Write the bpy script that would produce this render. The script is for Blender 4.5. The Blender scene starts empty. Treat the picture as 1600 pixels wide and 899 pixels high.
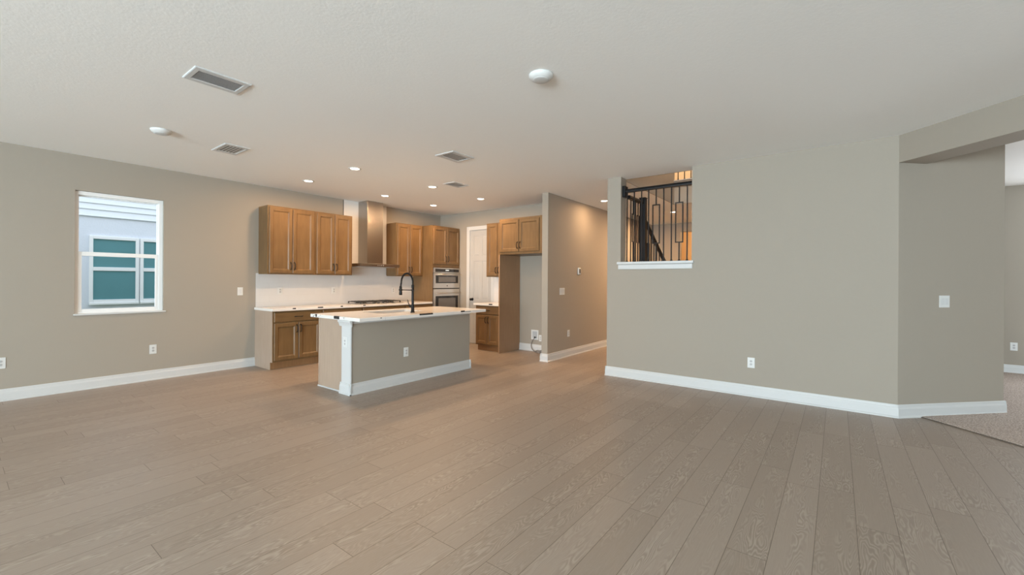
import bpy, bmesh, math, random
from mathutils import Vector, Matrix
random.seed(7)
PI = math.pi
SC = bpy.context.scene
COL = SC.collection

# ------------------------------------------------------------------ camera, world, lights, exposure
F_PX, YAW, ROLL, CAM_H = 670.769, 0.648434, 0.006086, 1.3556
cam = bpy.data.cameras.new('camera'); camo = bpy.data.objects.new('camera', cam); COL.objects.link(camo)
cam.sensor_fit = 'HORIZONTAL'; cam.sensor_width = 36.0
cam.lens = F_PX * 36.0 / 1600.0
cam.shift_y = -10.212 / 1600.0
cam.clip_start = 0.05; cam.clip_end = 200
fw = Vector((math.cos(YAW), math.sin(YAW), 0)); rt = Vector((math.sin(YAW), -math.cos(YAW), 0)); up = rt.cross(fw)
r2 = rt*math.cos(ROLL) + up*math.sin(ROLL); u2 = -rt*math.sin(ROLL) + up*math.cos(ROLL)
camo.matrix_world = Matrix(((r2.x, u2.x, -fw.x, 0), (r2.y, u2.y, -fw.y, 0), (r2.z, u2.z, -fw.z, CAM_H), (0, 0, 0, 1)))
SC.camera = camo

SC.view_settings.view_transform = 'Standard'
SC.view_settings.look = 'None'
SC.view_settings.gamma = 1.0
SC.view_settings.use_curve_mapping = False
SC.view_settings.exposure = 0.0
SC.cycles.diffuse_bounces = 6
SC.cycles.sample_clamp_indirect = 4.0

world = bpy.data.worlds.new('sky'); SC.world = world; world.use_nodes = True
wn = world.node_tree.nodes; bg = wn['Background']
tc = wn.new('ShaderNodeTexCoord'); sx = wn.new('ShaderNodeSeparateXYZ'); cr = wn.new('ShaderNodeValToRGB')
world.node_tree.links.new(tc.outputs['Generated'], sx.inputs[0]); world.node_tree.links.new(sx.outputs[2], cr.inputs[0])
cr.color_ramp.elements[0].color = (0.86, 0.93, 1, 1); cr.color_ramp.elements[1].color = (0.72, 0.85, 1, 1)
world.node_tree.links.new(cr.outputs[0], bg.inputs[0]); bg.inputs[1].default_value = 2.3

def area_light(name, loc, direction, sx_, sy_, power, color, spread=PI):
    l = bpy.data.lights.new(name, 'AREA'); l.shape = 'RECTANGLE'; l.size = sx_; l.size_y = sy_
    l.energy = power; l.color = color; l.spread = spread
    o = bpy.data.objects.new(name, l); COL.objects.link(o); o.location = loc
    o.rotation_euler = Vector(direction).to_track_quat('-Z', 'Y').to_euler()
    return o
DAY = (0.77, 0.92, 1.0)
# daylight entering the wide sliding glass doors behind the camera and the window of the carpeted room
area_light('daylight_sliding_doors', (-7.96, -0.4, 1.24), (1, 0.08, 0.85), 7.4, 2.3, 1800, DAY)
area_light('daylight_carpet_room_window', (9.70, -3.95, 1.5), (-1, 0, 0.15), 1.5, 1.7, 125, (0.9, 0.95, 1.0))

# ------------------------------------------------------------------ key dimensions (metres)
H = 2.845; W = 7.30; R = 5.794; RT = 0.19; K = 6.89; YH = 3.87
S2 = 2 ** -0.5

# ------------------------------------------------------------------ materials
def new_mat(name):
    m = bpy.data.materials.new(name); m.use_nodes = True
    return m, m.node_tree.nodes, m.node_tree.links, m.node_tree.nodes['Principled BSDF']
def plain(name, col, rough=0.5, metal=0.0, spec=0.5, bump=0.0, bscale=60, var=0.03):
    m, n, l, b = new_mat(name)
    b.inputs['Roughness'].default_value = rough; b.inputs['Metallic'].default_value = metal
    b.inputs['Specular IOR Level'].default_value = spec
    t = n.new('ShaderNodeTexCoord'); nz = n.new('ShaderNodeTexNoise'); nz.inputs['Scale'].default_value = bscale
    nz.inputs['Detail'].default_value = 3
    l.new(t.outputs['Object'], nz.inputs['Vector'])
    mx = n.new('ShaderNodeMix'); mx.data_type = 'RGBA'
    mx.inputs[6].default_value = tuple(c*(1-var) for c in col) + (1,); mx.inputs[7].default_value = tuple(min(1, c*(1+var)) for c in col) + (1,)
    l.new(nz.outputs[0], mx.inputs[0]); l.new(mx.outputs[2], b.inputs['Base Color'])
    if bump:
        bp = n.new('ShaderNodeBump'); bp.inputs['Strength'].default_value = bump; bp.inputs['Distance'].default_value = 0.004
        l.new(nz.outputs[0], bp.inputs['Height']); l.new(bp.outputs[0], b.inputs['Normal'])
    return m
def emit(name, col, strength):
    m, n, l, b = new_mat(name)
    b.inputs['Base Color'].default_value = col + (1,); b.inputs['Emission Color'].default_value = col + (1,)
    b.inputs['Emission Strength'].default_value = strength
    return m
def math_node(n, l, op, a, b=None, c=None):
    x = n.new('ShaderNodeMath'); x.operation = op
    for i, v in enumerate((a, b, c)):
        if v is None: continue
        if isinstance(v, (int, float)): x.inputs[i].default_value = v
        else: l.new(v, x.inputs[i])
    return x.outputs[0]
def mixc(n, l, fac, a, b, blend='MIX'):
    x = n.new('ShaderNodeMix'); x.data_type = 'RGBA'; x.blend_type = blend
    for i, v in ((0, fac), (6, a), (7, b)):
        if isinstance(v, (int, float)): x.inputs[i].default_value = v
        elif isinstance(v, tuple): x.inputs[i].default_value = v + (1,) if len(v) == 3 else v
        else: l.new(v, x.inputs[i])
    return x.outputs[2]

def floor_material():
    m, n, l, b = new_mat('oak_plank_floor')
    t = n.new('ShaderNodeTexCoord'); s = n.new('ShaderNodeSeparateXYZ'); l.new(t.outputs['Object'], s.inputs[0])
    u, v = s.outputs[0], s.outputs[1]
    PW, PL = 0.1795, 1.26
    vr = math_node(n, l, 'DIVIDE', math_node(n, l, 'SUBTRACT', v, 0.088), PW)
    row = math_node(n, l, 'FLOOR', vr)
    w1 = n.new('ShaderNodeTexWhiteNoise'); w1.noise_dimensions = '1D'; l.new(row, w1.inputs['W'])
    ur = math_node(n, l, 'ADD', math_node(n, l, 'DIVIDE', u, PL), math_node(n, l, 'MULTIPLY', w1.outputs[0], 7.3))
    col = math_node(n, l, 'FLOOR', ur)
    cv = n.new('ShaderNodeCombineXYZ'); l.new(row, cv.inputs[0]); l.new(col, cv.inputs[1])
    w2 = n.new('ShaderNodeTexWhiteNoise'); w2.noise_dimensions = '3D'; l.new(cv.outputs[0], w2.inputs['Vector'])
    rnd = w2.outputs[0]
    # seams
    fv = math_node(n, l, 'ABSOLUTE', math_node(n, l, 'SUBTRACT', math_node(n, l, 'FRACT', vr), 0.5))
    fu = math_node(n, l, 'ABSOLUTE', math_node(n, l, 'SUBTRACT', math_node(n, l, 'FRACT', ur), 0.5))
    sv = math_node(n, l, 'GREATER_THAN', fv, 0.5 - 0.0016/PW)
    su = math_node(n, l, 'GREATER_THAN', fu, 0.5 - 0.0016/PL)
    seam = math_node(n, l, 'MAXIMUM', sv, su)
    # contour-line cathedral grain
    g = n.new('ShaderNodeCombineXYZ')
    l.new(math_node(n, l, 'ADD', math_node(n, l, 'MULTIPLY', u, 2.4), math_node(n, l, 'MULTIPLY', rnd, 37.0)), g.inputs[0])
    l.new(math_node(n, l, 'MULTIPLY', v, 13.0), g.inputs[1])
    l.new(math_node(n, l, 'MULTIPLY', rnd, 91.0), g.inputs[2])
    nz = n.new('ShaderNodeTexNoise'); nz.inputs['Scale'].default_value = 1.0; nz.inputs['Detail'].default_value = 2.4
    nz.inputs['Roughness'].default_value = 0.45; nz.inputs['Distortion'].default_value = 0.15; l.new(g.outputs[0], nz.inputs['Vector'])
    ring = math_node(n, l, 'SINE', math_node(n, l, 'MULTIPLY', nz.outputs[0], 112.0))
    ring = math_node(n, l, 'MULTIPLY_ADD', ring, 0.5, 0.5)
    inv = math_node(n, l, 'SUBTRACT', 1.0, ring)
    ring = math_node(n, l, 'POWER', ring, 2.6)
    inv = math_node(n, l, 'POWER', inv, 1.5)
    g3 = n.new('ShaderNodeCombineXYZ'); l.new(math_node(n, l, 'MULTIPLY', u, 0.9), g3.inputs[0]); l.new(math_node(n, l, 'MULTIPLY', v, 6.0), g3.inputs[1])
    l.new(math_node(n, l, 'MULTIPLY', rnd, 55.0), g3.inputs[2])
    nm = n.new('ShaderNodeTexNoise'); nm.inputs['Scale'].default_value = 1.6; nm.inputs['Detail'].default_value = 1; l.new(g3.outputs[0], nm.inputs['Vector'])
    rm = n.new('ShaderNodeMapRange'); rm.inputs[1].default_value = 0.42; rm.inputs[2].default_value = 0.66; l.new(nm.outputs[0], rm.inputs[0])
    ring = math_node(n, l, 'MULTIPLY', ring, math_node(n, l, 'MULTIPLY_ADD', rm.outputs[0], 0.85, 0.10))
    inv = math_node(n, l, 'MULTIPLY', inv, rm.outputs[0])
    # fine pores
    g2 = n.new('ShaderNodeCombineXYZ'); l.new(math_node(n, l, 'MULTIPLY', u, 6.0), g2.inputs[0]); l.new(math_node(n, l, 'MULTIPLY', v, 150.0), g2.inputs[1])
    l.new(math_node(n, l, 'MULTIPLY', rnd, 13.0), g2.inputs[2])
    nf = n.new('ShaderNodeTexNoise'); nf.inputs['Scale'].default_value = 1.0; nf.inputs['Detail'].default_value = 4; l.new(g2.outputs[0], nf.inputs['Vector'])
    base = mixc(n, l, rnd, (0.307, 0.254, 0.211), (0.366, 0.308, 0.261))
    base = mixc(n, l, math_node(n, l, 'MULTIPLY', nf.outputs[0], 0.32), base, (0.20, 0.15, 0.11))
    base = mixc(n, l, math_node(n, l, 'MULTIPLY', inv, 0.30), base, (0.185, 0.145, 0.115))
    base = mixc(n, l, math_node(n, l, 'MULTIPLY', ring, 0.55), base, (0.45, 0.39, 0.335))
    base = mixc(n, l, math_node(n, l, 'MULTIPLY', seam, 0.72), base, (0.09, 0.065, 0.045))
    l.new(base, b.inputs['Base Color'])
    b.inputs['Roughness'].default_value = 0.42; b.inputs['Specular IOR Level'].default_value = 0.42
    bp = n.new('ShaderNodeBump'); bp.inputs['Strength'].default_value = 0.25; bp.inputs['Distance'].default_value = 0.002
    hh = math_node(n, l, 'SUBTRACT', math_node(n, l, 'MULTIPLY', nf.outputs[0], 0.3), seam)
    l.new(hh, bp.inputs['Height']); l.new(bp.outputs[0], b.inputs['Normal'])
    return m
def wood_material(name, dark, light, rough=0.36, axis=2):
    m, n, l, b = new_mat(name)
    t = n.new('ShaderNodeTexCoord'); mp = n.new('ShaderNodeMapping'); l.new(t.outputs['Object'], mp.inputs[0])
    sc = [22.0, 22.0, 22.0]; sc[axis] = 2.2; mp.inputs['Scale'].default_value = sc
    n1 = n.new('ShaderNodeTexNoise'); n1.inputs['Scale'].default_value = 1.6; n1.inputs['Detail'].default_value = 5; l.new(mp.outputs[0], n1.inputs['Vector'])
    n2 = n.new('ShaderNodeTexNoise'); n2.inputs['Scale'].default_value = 3.0; n2.inputs['Detail'].default_value = 2; l.new(t.outputs['Object'], n2.inputs['Vector'])
    f = math_node(n, l, 'MULTIPLY_ADD', n1.outputs[0], 0.6, math_node(n, l, 'MULTIPLY', n2.outputs[0], 0.4))
    rmp = n.new('ShaderNodeMapRange'); rmp.inputs[1].default_value = 0.3; rmp.inputs[2].default_value = 0.7; l.new(f, rmp.inputs[0])
    l.new(mixc(n, l, rmp.outputs[0], dark, light), b.inputs['Base Color'])
    b.inputs['Roughness'].default_value = rough; b.inputs['Specular IOR Level'].default_value = 0.4
    return m
def quartz_material():
    m, n, l, b = new_mat('white_quartz')
    t = n.new('ShaderNodeTexCoord')
    nz = n.new('ShaderNodeTexNoise'); nz.inputs['Scale'].default_value = 1.7; nz.inputs['Detail'].default_value = 6; nz.inputs['Distortion'].default_value = 1.1
    l.new(t.outputs['Object'], nz.inputs['Vector'])
    vein = math_node(n, l, 'LESS_THAN', math_node(n, l, 'ABSOLUTE', math_node(n, l, 'SUBTRACT', nz.outputs[0], 0.5)), 0.006)
    nb = n.new('ShaderNodeTexNoise'); nb.inputs['Scale'].default_value = 2.3; l.new(t.outputs['Object'], nb.inputs['Vector'])
    patch = n.new('ShaderNodeMapRange'); patch.inputs[1].default_value = 0.5; patch.inputs[2].default_value = 0.65; l.new(nb.outputs[0], patch.inputs[0])
    f = math_node(n, l, 'MULTIPLY', vein, math_node(n, l, 'MULTIPLY', patch.outputs[0], 0.7))
    l.new(mixc(n, l, f, (0.80, 0.78, 0.75), (0.10, 0.10, 0.11)), b.inputs['Base Color'])
    b.inputs['Roughness'].default_value = 0.14; b.inputs['Specular IOR Level'].default_value = 0.5
    return m
def tile_material(rot):
    m, n, l, b = new_mat('white_wall_tile')
    t = n.new('ShaderNodeTexCoord'); s = n.new('ShaderNodeSeparateXYZ'); l.new(t.outputs['Object'], s.inputs[0])
    c = n.new('ShaderNodeCombineXYZ'); l.new(s.outputs[1 if rot else 0], c.inputs[0]); l.new(s.outputs[2], c.inputs[1])
    bt = n.new('ShaderNodeTexBrick'); l.new(c.outputs[0], bt.inputs['Vector'])
    bt.inputs['Scale'].default_value = 1.0; bt.inputs['Brick Width'].default_value = 0.30; bt.inputs['Row Height'].default_value = 0.10
    bt.inputs['Mortar Size'].default_value = 0.0012
    bt.inputs['Color1'].default_value = (0.68, 0.67, 0.66, 1); bt.inputs['Color2'].default_value = (0.66, 0.65, 0.64, 1); bt.inputs['Mortar'].default_value = (0.62, 0.61, 0.59, 1)
    l.new(bt.outputs['Color'], b.inputs['Base Color']); b.inputs['Roughness'].default_value = 0.22
    return m
def carpet_material():
    m, n, l, b = new_mat('beige_carpet')
    t = n.new('ShaderNodeTexCoord')
    n1 = n.new('ShaderNodeTexNoise'); n1.inputs['Scale'].default_value = 85; n1.inputs['Detail'].default_value = 3; l.new(t.outputs['Object'], n1.inputs['Vector'])
    n2 = n.new('ShaderNodeTexNoise'); n2.inputs['Scale'].default_value = 3.5; n2.inputs['Detail'].default_value = 2; n2.inputs['Distortion'].default_value = 1.5; l.new(t.outputs['Object'], n2.inputs['Vector'])
    rm = n.new('ShaderNodeMapRange'); rm.inputs[1].default_value = 0.3; rm.inputs[2].default_value = 0.7; l.new(n1.outputs[0], rm.inputs[0])
    c = mixc(n, l, rm.outputs[0], (0.17, 0.135, 0.115), (0.66, 0.57, 0.51))
    c = mixc(n, l, math_node(n, l, 'MULTIPLY', n2.outputs[0], 0.35), c, (0.60, 0.52, 0.46))
    l.new(c, b.inputs['Base Color']); b.inputs['Roughness'].default_value = 1.0; b.inputs['Specular IOR Level'].default_value = 0.05
    bp = n.new('ShaderNodeBump'); bp.inputs['Strength'].default_value = 0.8; bp.inputs['Distance'].default_value = 0.006
    l.new(n1.outputs[0], bp.inputs['Height']); l.new(bp.outputs[0], b.inputs['Normal'])
    return m
def glass_material(name, tint=(1, 1, 1), refl=0.08):
    m = bpy.data.materials.new(name); m.use_nodes = True; n = m.node_tree.nodes; l = m.node_tree.links
    n.remove(n['Principled BSDF']); out = n['Material Output']
    tr = n.new('ShaderNodeBsdfTransparent'); tr.inputs[0].default_value = tint + (1,)
    gl = n.new('ShaderNodeBsdfGlossy'); gl.inputs['Roughness'].default_value = 0.02
    fr = n.new('ShaderNodeLayerWeight'); fr.inputs[0].default_value = refl
    mx = n.new('ShaderNodeMixShader'); l.new(fr.outputs['Fresnel'], mx.inputs[0]); l.new(tr.outputs[0], mx.inputs[1]); l.new(gl.outputs[0], mx.inputs[2])
    l.new(mx.outputs[0], out.inputs[0])
    return m

M = {}
M['wall'] = plain('greige_wall_paint', (0.348, 0.310, 0.260), 0.75, spec=0.25, bump=0.10, bscale=90, var=0.012)
M['ceiling'] = plain('ceiling_paint', (0.92, 0.925, 0.91), 0.9, spec=0.1, bump=0.22, bscale=55, var=0.015)
M['trim'] = plain('white_trim_paint', (0.60, 0.61, 0.61), 0.4, var=0.01)
M['door'] = plain('white_door_paint', (0.45, 0.45, 0.44), 0.45, var=0.01)
M['side'] = wood_material('maple_hall_lit', (0.30, 0.175, 0.095), (0.37, 0.225, 0.125), rough=0.45)  # maple lightened: light from the hall is painted into its tone
M['plastic'] = plain('white_plastic', (0.68, 0.69, 0.68), 0.35, var=0.01)
M['slot'] = plain('dark_slot', (0.05, 0.05, 0.05), 0.6)
M['greyslot'] = plain('grey_plastic_insert', (0.62, 0.63, 0.63), 0.4)
M['greysocket'] = plain('grey_socket_face', (0.42, 0.42, 0.42), 0.5)
M['floor'] = floor_material()
M['carpet'] = carpet_material()
M['wood'] = wood_material('honey_maple', (0.135, 0.076, 0.031), (0.205, 0.121, 0.052))
M['woodx'] = wood_material('honey_maple_horizontal', (0.135, 0.076, 0.031), (0.205, 0.121, 0.052), axis=0)
M['panel'] = wood_material('pale_maple_panel', (0.38, 0.285, 0.215), (0.43, 0.33, 0.255), rough=0.42)
M['toe'] = wood_material('toe_kick_wood', (0.24, 0.125, 0.055), (0.32, 0.175, 0.08))
M['quartz'] = quartz_material()
M['quartz_dark'] = plain('dark_quartz_vein', (0.025, 0.027, 0.03), 0.25)
M['tile'] = tile_material(False); M['tile_side'] = tile_material(True)
M['black'] = plain('matte_black_metal', (0.008, 0.008, 0.009), 0.42, spec=0.3)
M['bronze'] = plain('dark_bronze_pull', (0.012, 0.010, 0.009), 0.45, spec=0.3)
M['steel'] = plain('brushed_stainless', (0.42, 0.39, 0.36), 0.27, metal=1.0, var=0.05)
M['steel_light'] = plain('stainless_bright', (0.72, 0.70, 0.68), 0.3, metal=1.0, var=0.04)
M['blackglass'] = plain('black_oven_glass', (0.02, 0.02, 0.022), 0.08, spec=0.6)
M['ovenglass'] = plain('grey_oven_window', (0.16, 0.15, 0.14), 0.12, spec=0.6)
M['iron'] = plain('cast_iron', (0.03, 0.03, 0.03), 0.6)
M['ventdark'] = plain('vent_interior', (0.22, 0.23, 0.23), 0.8)
M['stucco'] = plain('white_stucco', (0.70, 0.74, 0.80), 0.9, bump=0.9, bscale=38, var=0.03)
M['siding'] = plain('white_lap_siding', (0.76, 0.80, 0.84), 0.6)
M['vinyl'] = plain('white_vinyl', (0.86, 0.87, 0.87), 0.35, var=0.01)
M['teal'] = plain('teal_reflecting_glass', (0.115, 0.275, 0.30), 0.1, spec=0.5, var=0.08, bscale=2)
M['glass'] = glass_material('clear_window_glass')
M['grass'] = plain('lawn', (0.10, 0.16, 0.05), 0.9, bscale=30, var=0.3)
M['can'] = emit('warm_lamp_lens', (1.0, 0.90, 0.74), 9.0)
M['warmwall'] = plain('lamp_tinted_wall', (0.60, 0.46, 0.29), 0.8)  # amber lamplight is put into this wall colour
M['sinkwhite'] = plain('sink_steel', (0.6, 0.6, 0.6), 0.3, metal=1.0)
M['grey_hose'] = plain('grey_braided_hose', (0.22, 0.21, 0.20), 0.45)
M['box_grey'] = plain('galvanised_grey', (0.42, 0.44, 0.46), 0.5)

# ------------------------------------------------------------------ mesh helpers
class MB:
    def __init__(self): self.bm = bmesh.new()
    def box(self, x0, x1, y0, y1, z0, z1, bev=0.0):
        bm = self.bm
        r = bmesh.ops.create_cube(bm, size=1.0)
        vs = r['verts']
        for v in vs:
            v.co = Vector(((x0+x1)/2 + v.co.x*(x1-x0), (y0+y1)/2 + v.co.y*(y1-y0), (z0+z1)/2 + v.co.z*(z1-z0)))
        if bev > 0:
            es = list({e for v in vs for e in v.link_edges})
            bmesh.ops.bevel(bm, geom=es, offset=bev, segments=2, affect='EDGES', profile=0.5)
        return self
    def prism(self, poly, z0, z1):
        bm = self.bm
        lo = [bm.verts.new((p[0], p[1], z0)) for p in poly]; hi = [bm.verts.new((p[0], p[1], z1)) for p in poly]
        n = len(poly)
        fs = [bm.faces.new(lo), bm.faces.new(hi)] + [bm.faces.new((lo[i], lo[(i+1) % n], hi[(i+1) % n], hi[i])) for i in range(n)]
        bmesh.ops.recalc_face_normals(bm, faces=fs); return self
    def extrude_profile(self, prof, p0, p1, nrm):
        # prof: (d, z) pairs, d measured from the wall line along nrm
        bm = self.bm; p0 = Vector(p0); p1 = Vector(p1); nrm = Vector(nrm)
        a = [bm.verts.new((p0.x+nrm.x*d, p0.y+nrm.y*d, z)) for d, z in prof]
        b = [bm.verts.new((p1.x+nrm.x*d, p1.y+nrm.y*d, z)) for d, z in prof]
        n = len(prof)
        fs = [bm.faces.new(a), bm.faces.new(b)] + [bm.faces.new((a[i], a[(i+1) % n], b[(i+1) % n], b[i])) for i in range(n)]
        bmesh.ops.recalc_face_normals(bm, faces=fs); return self
    def tube(self, pts, rad, seg=10, caps=True):
        bm = self.bm; pts = [Vector(p) for p in pts]; rings = []; n = len(pts)
        rads = rad if isinstance(rad, (list, tuple)) else [rad]*n
        t0 = (pts[1]-pts[0]).normalized()
        ref = Vector((0, 0, 1)) if abs(t0.z) < 0.9 else Vector((1, 0, 0))
        a = t0.cross(ref).normalized()
        fs = []
        for i in range(n):
            t = (pts[min(i+1, n-1)] - pts[max(i-1, 0)]).normalized()
            a = (a - t*a.dot(t)).normalized(); b = t.cross(a)
            rings.append([bm.verts.new(pts[i] + (a*math.cos(2*PI*k/seg) + b*math.sin(2*PI*k/seg))*rads[i]) for k in range(seg)])
        for i in range(n-1):
            for k in range(seg):
                f = bm.faces.new((rings[i][k], rings[i][(k+1) % seg], rings[i+1][(k+1) % seg], rings[i+1][k])); f.smooth = True; fs.append(f)
        if caps: fs += [bm.faces.new(rings[0]), bm.faces.new(rings[-1])]
        bmesh.ops.recalc_face_normals(bm, faces=fs); return self
    def lathe(self, prof, c=(0, 0, 0), seg=32, axis='z'):
        bm = self.bm; rings = []; fs = []
        def P(r, h, k):
            ca, sa = math.cos(2*PI*k/seg)*r, math.sin(2*PI*k/seg)*r
            v = (ca, sa, h) if axis == 'z' else ((h, ca, sa) if axis == 'x' else (ca, h, sa))
            return Vector(c) + Vector(v)
        for r, h in prof: rings.append([bm.verts.new(P(max(r, 1e-4), h, k)) for k in range(seg)])
        for i in range(len(prof)-1):
            for k in range(seg):
                f = bm.faces.new((rings[i][k], rings[i][(k+1) % seg], rings[i+1][(k+1) % seg], rings[i+1][k])); f.smooth = True; fs.append(f)
        fs += [bm.faces.new(rings[0]), bm.faces.new(rings[-1])]
        bmesh.ops.recalc_face_normals(bm, faces=fs); return self
    def loops(self, x0, x1, z0, z1, seq):
        # rectangular loops in the xz plane: seq of (inset, y); closes the first and the last loop
        bm = self.bm; L = []; fs = []
        for ins, y in seq:
            L.append([bm.verts.new(p) for p in ((x0+ins, y, z0+ins), (x1-ins, y, z0+ins), (x1-ins, y, z1-ins), (x0+ins, y, z1-ins))])
        fs.append(bm.faces.new(L[0])); fs.append(bm.faces.new(L[-1]))
        for a, b in zip(L, L[1:]):
            for i in range(4): fs.append(bm.faces.new((a[i], a[(i+1) % 4], b[(i+1) % 4], b[i])))
        bmesh.ops.recalc_face_normals(bm, faces=fs); return self
    def build(self, name, mat, parent=None, smooth=False):
        me = bpy.data.meshes.new(name); self.bm.to_mesh(me); self.bm.free()
        for mm in (mat if isinstance(mat, (list, tuple)) else [mat]): me.materials.append(mm)
        o = bpy.data.objects.new(name, me); COL.objects.link(o)
        if parent is not None: o.parent = parent
        return o
def tag(o, label=None, cat=None, group=None, kind=None):
    if label: o['label'] = label
    if cat: o['category'] = cat
    if group: o['group'] = group
    if kind: o['kind'] = kind
    return o
def thing(name, label, cat, loc=(0, 0, 0), rotz=0.0, group=None):
    o = bpy.data.objects.new(name, None); COL.objects.link(o); o.empty_display_size = 0.1
    o.location = loc; o.rotation_euler = (0, 0, rotz)
    return tag(o, label, cat, group)
def struct(o): o['kind'] = 'structure'; return o
def copy_tree(o, parent=None):
    c = o.copy(); COL.objects.link(c)
    if parent is not None: c.parent = parent
    for ch in list(o.children): copy_tree(ch, c)
    return c

# ------------------------------------------------------------------ room shell
HB = [(2.78, -3.5)]
mb = MB(); mb.box(-8.15, 11.4, -5.1, 7.45, -0.12, 0.0); struct(mb.build('floor', M['floor']))
# carpet of the room beyond the angled wall; its edge runs at 45 degrees under the header
mb = MB()
ce = 6.655
mb.prism([(5.98, 5.98-ce), (9.80, 5.98-ce), (9.80, -5.0), (ce-5.0, -5.0)], 0.0, 0.014)
cp = mb.build('carpet', M['carpet']); tag(cp, 'pinkish beige carpet meeting the plank floor beyond the angled wall', 'carpet', kind='structure')
mb = MB(); a_ = (5.975, 5.975-ce+0.02)
mb.prism([(5.975, 5.975-ce+0.022), (5.975, 5.975-ce), (ce-5.0, -5.0), (ce-5.0-0.022, -5.0)], 0.0, 0.009)
struct(mb.build('trim_1', plain('carpet_edge_strip', (0.12, 0.095, 0.075), 0.5)))

mb = MB()
mb.box(-8.15, 5.984, -5.1, 7.45, H, H+0.12)
mb.box(5.984, 11.4, 2.515, 7.45, H, H+0.12)
mb.box(8.45, 11.4, 1.2, 2.515, H, 3.28)
mb.box(5.984, 9.9, -5.1, 1.2, H, H+0.12)
struct(mb.build('ceiling', M['ceiling']))

wx0, wx1, wz0, wz1 = 0.937, 1.790, 0.911, 2.420
mb = MB()
mb.box(-8.15, wx0, W, W+0.15, 0, H); mb.box(wx1, 11.4, W, W+0.15, 0, H); mb.box(wx0, wx1, W, W+0.15, 0, wz0); mb.box(wx0, wx1, W, W+0.15, wz1, H)
struct(mb.build('wall_left', M['wall']))
dy0, dy1, dz1 = 5.765, 6.375, 2.445
mb = MB()
mb.box(K, K+0.12, YH+0.12, dy0, 0, H); mb.box(K, K+0.12, dy1, W, 0, H); mb.box(K, K+0.12, dy0, dy1, dz1, H)
struct(mb.build('wall_kitchen', M['wall']))
mb = MB(); mb.box(6.10, 11.3, YH, YH+0.12, 0, H, 0.004); struct(mb.build('wall_hallway', M['wall']))
oy0, oy1, oz = 1.495, 2.457, 1.60
mb = MB()
mb.box(R, R+RT, -0.49, oy0, 0, H); mb.box(R, R+RT, oy1, 2.66, 0, H); mb.box(R, R+RT, oy0, oy1, 0, oz)
struct(mb.build('wall_right', M['wall']))
EA = (6.698, -1.394)
mb = MB(); mb.prism([(R, -0.49), EA, (EA[0]+0.085, EA[1]+0.085), (R+0.17, -0.49)], 0, H); struct(mb.build('wall_angled', M['wall']))
A = Vector((R, -0.49)); B = A + Vector((-S2, -S2))*4.25
mb = MB(); mb.prism([A, B, B+Vector((S2, -S2))*0.32, A+Vector((S2, -S2))*0.32], 2.572, H); struct(mb.build('wall_header', M['wall']))
mb = MB(); mb.box(9.75, 9.87, -3.15, 1.2, 0, H); mb.box(9.75, 9.87, -5.0, -4.75, 0, H); mb.box(9.75, 9.87, -4.75, -3.15, 0, 0.6); mb.box(9.75, 9.87, -4.75, -3.15, 2.4, H); struct(mb.build('wall_carpet_room', M['wall']))
mb = MB(); mb.box(-8.15, -8.0, -5.1, -4.2, 0, H); mb.box(-8.15, -8.0, 3.4, 7.3, 0, H); mb.box(-8.15, -8.0, -4.2, 3.4, 2.45, H); struct(mb.build('wall_rear', M['wall']))
mb = MB()
mb.box(-8.15, 9.9, -5.1, -4.98, 0, H)
struct(mb.build('wall_side', M['wall']))
# foyer, stair shaft and upper floor seen through the opening
mb = MB(); XE = 11.2; fy0, fy1 = 2.30, 3.16
mb.box(XE, XE+0.12, fy1, YH, 0, H); mb.box(XE, XE+0.12, 1.2, fy0, 0, H); mb.box(XE, XE+0.12, fy0, fy1, 2.62, H)
struct(mb.build('wall_foyer', M['wall']))
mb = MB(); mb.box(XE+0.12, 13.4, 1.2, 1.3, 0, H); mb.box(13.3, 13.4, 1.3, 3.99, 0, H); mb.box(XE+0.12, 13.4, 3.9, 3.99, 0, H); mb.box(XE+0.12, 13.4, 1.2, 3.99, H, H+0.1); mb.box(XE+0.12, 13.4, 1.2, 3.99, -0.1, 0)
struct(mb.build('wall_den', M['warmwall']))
mb = MB(); mb.box(5.984, 11.4, 1.1, 1.2, 0, 5.4); struct(mb.build('wall_stair', M['wall']))
mb = MB(); mb.box(5.984, 8.45, 2.515, 2.63, H+0.12, 5.4); mb.box(5.984, 8.45, 2.500, 2.515, H, 5.4); mb.box(8.435, 8.45, 1.2, 2.50, H, 3.17); mb.box(5.984, 6.08, 1.2, 2.515, H+0.02, 5.4); struct(mb.build('wall_shaft', M['wall']))
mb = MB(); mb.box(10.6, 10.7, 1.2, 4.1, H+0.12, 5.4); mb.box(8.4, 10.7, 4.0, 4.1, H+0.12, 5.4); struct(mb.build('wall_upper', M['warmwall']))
mb = MB(); mb.box(5.8, 11.4, 1.1, 4.2, 5.4, 5.5); struct(mb.build('ceiling_upper', M['ceiling']))
mb = MB(); mb.box(8.425, 8.45, 1.2, 2.515, 3.17, 3.285, 0.004); mb.box(8.40, 8.45, 1.2, 2.515, 3.28, 3.30, 0.004); struct(mb.build('trim_2', M['trim']))
LZ = 1.52
mb = MB(); mb.box(5.984, 6.64, 1.2, 2.515, LZ-0.2, LZ)
for i in range(9):
    mb.box(6.64+0.27*i, 6.64+0.27*(i+1), 1.2, 2.515, 0, LZ-0.169*(i+1)+0.0)
st = mb.build('stairs', M['carpet']); tag(st, 'flight of stairs falling away behind the wall opening', 'stairs', kind='structure')

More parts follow.
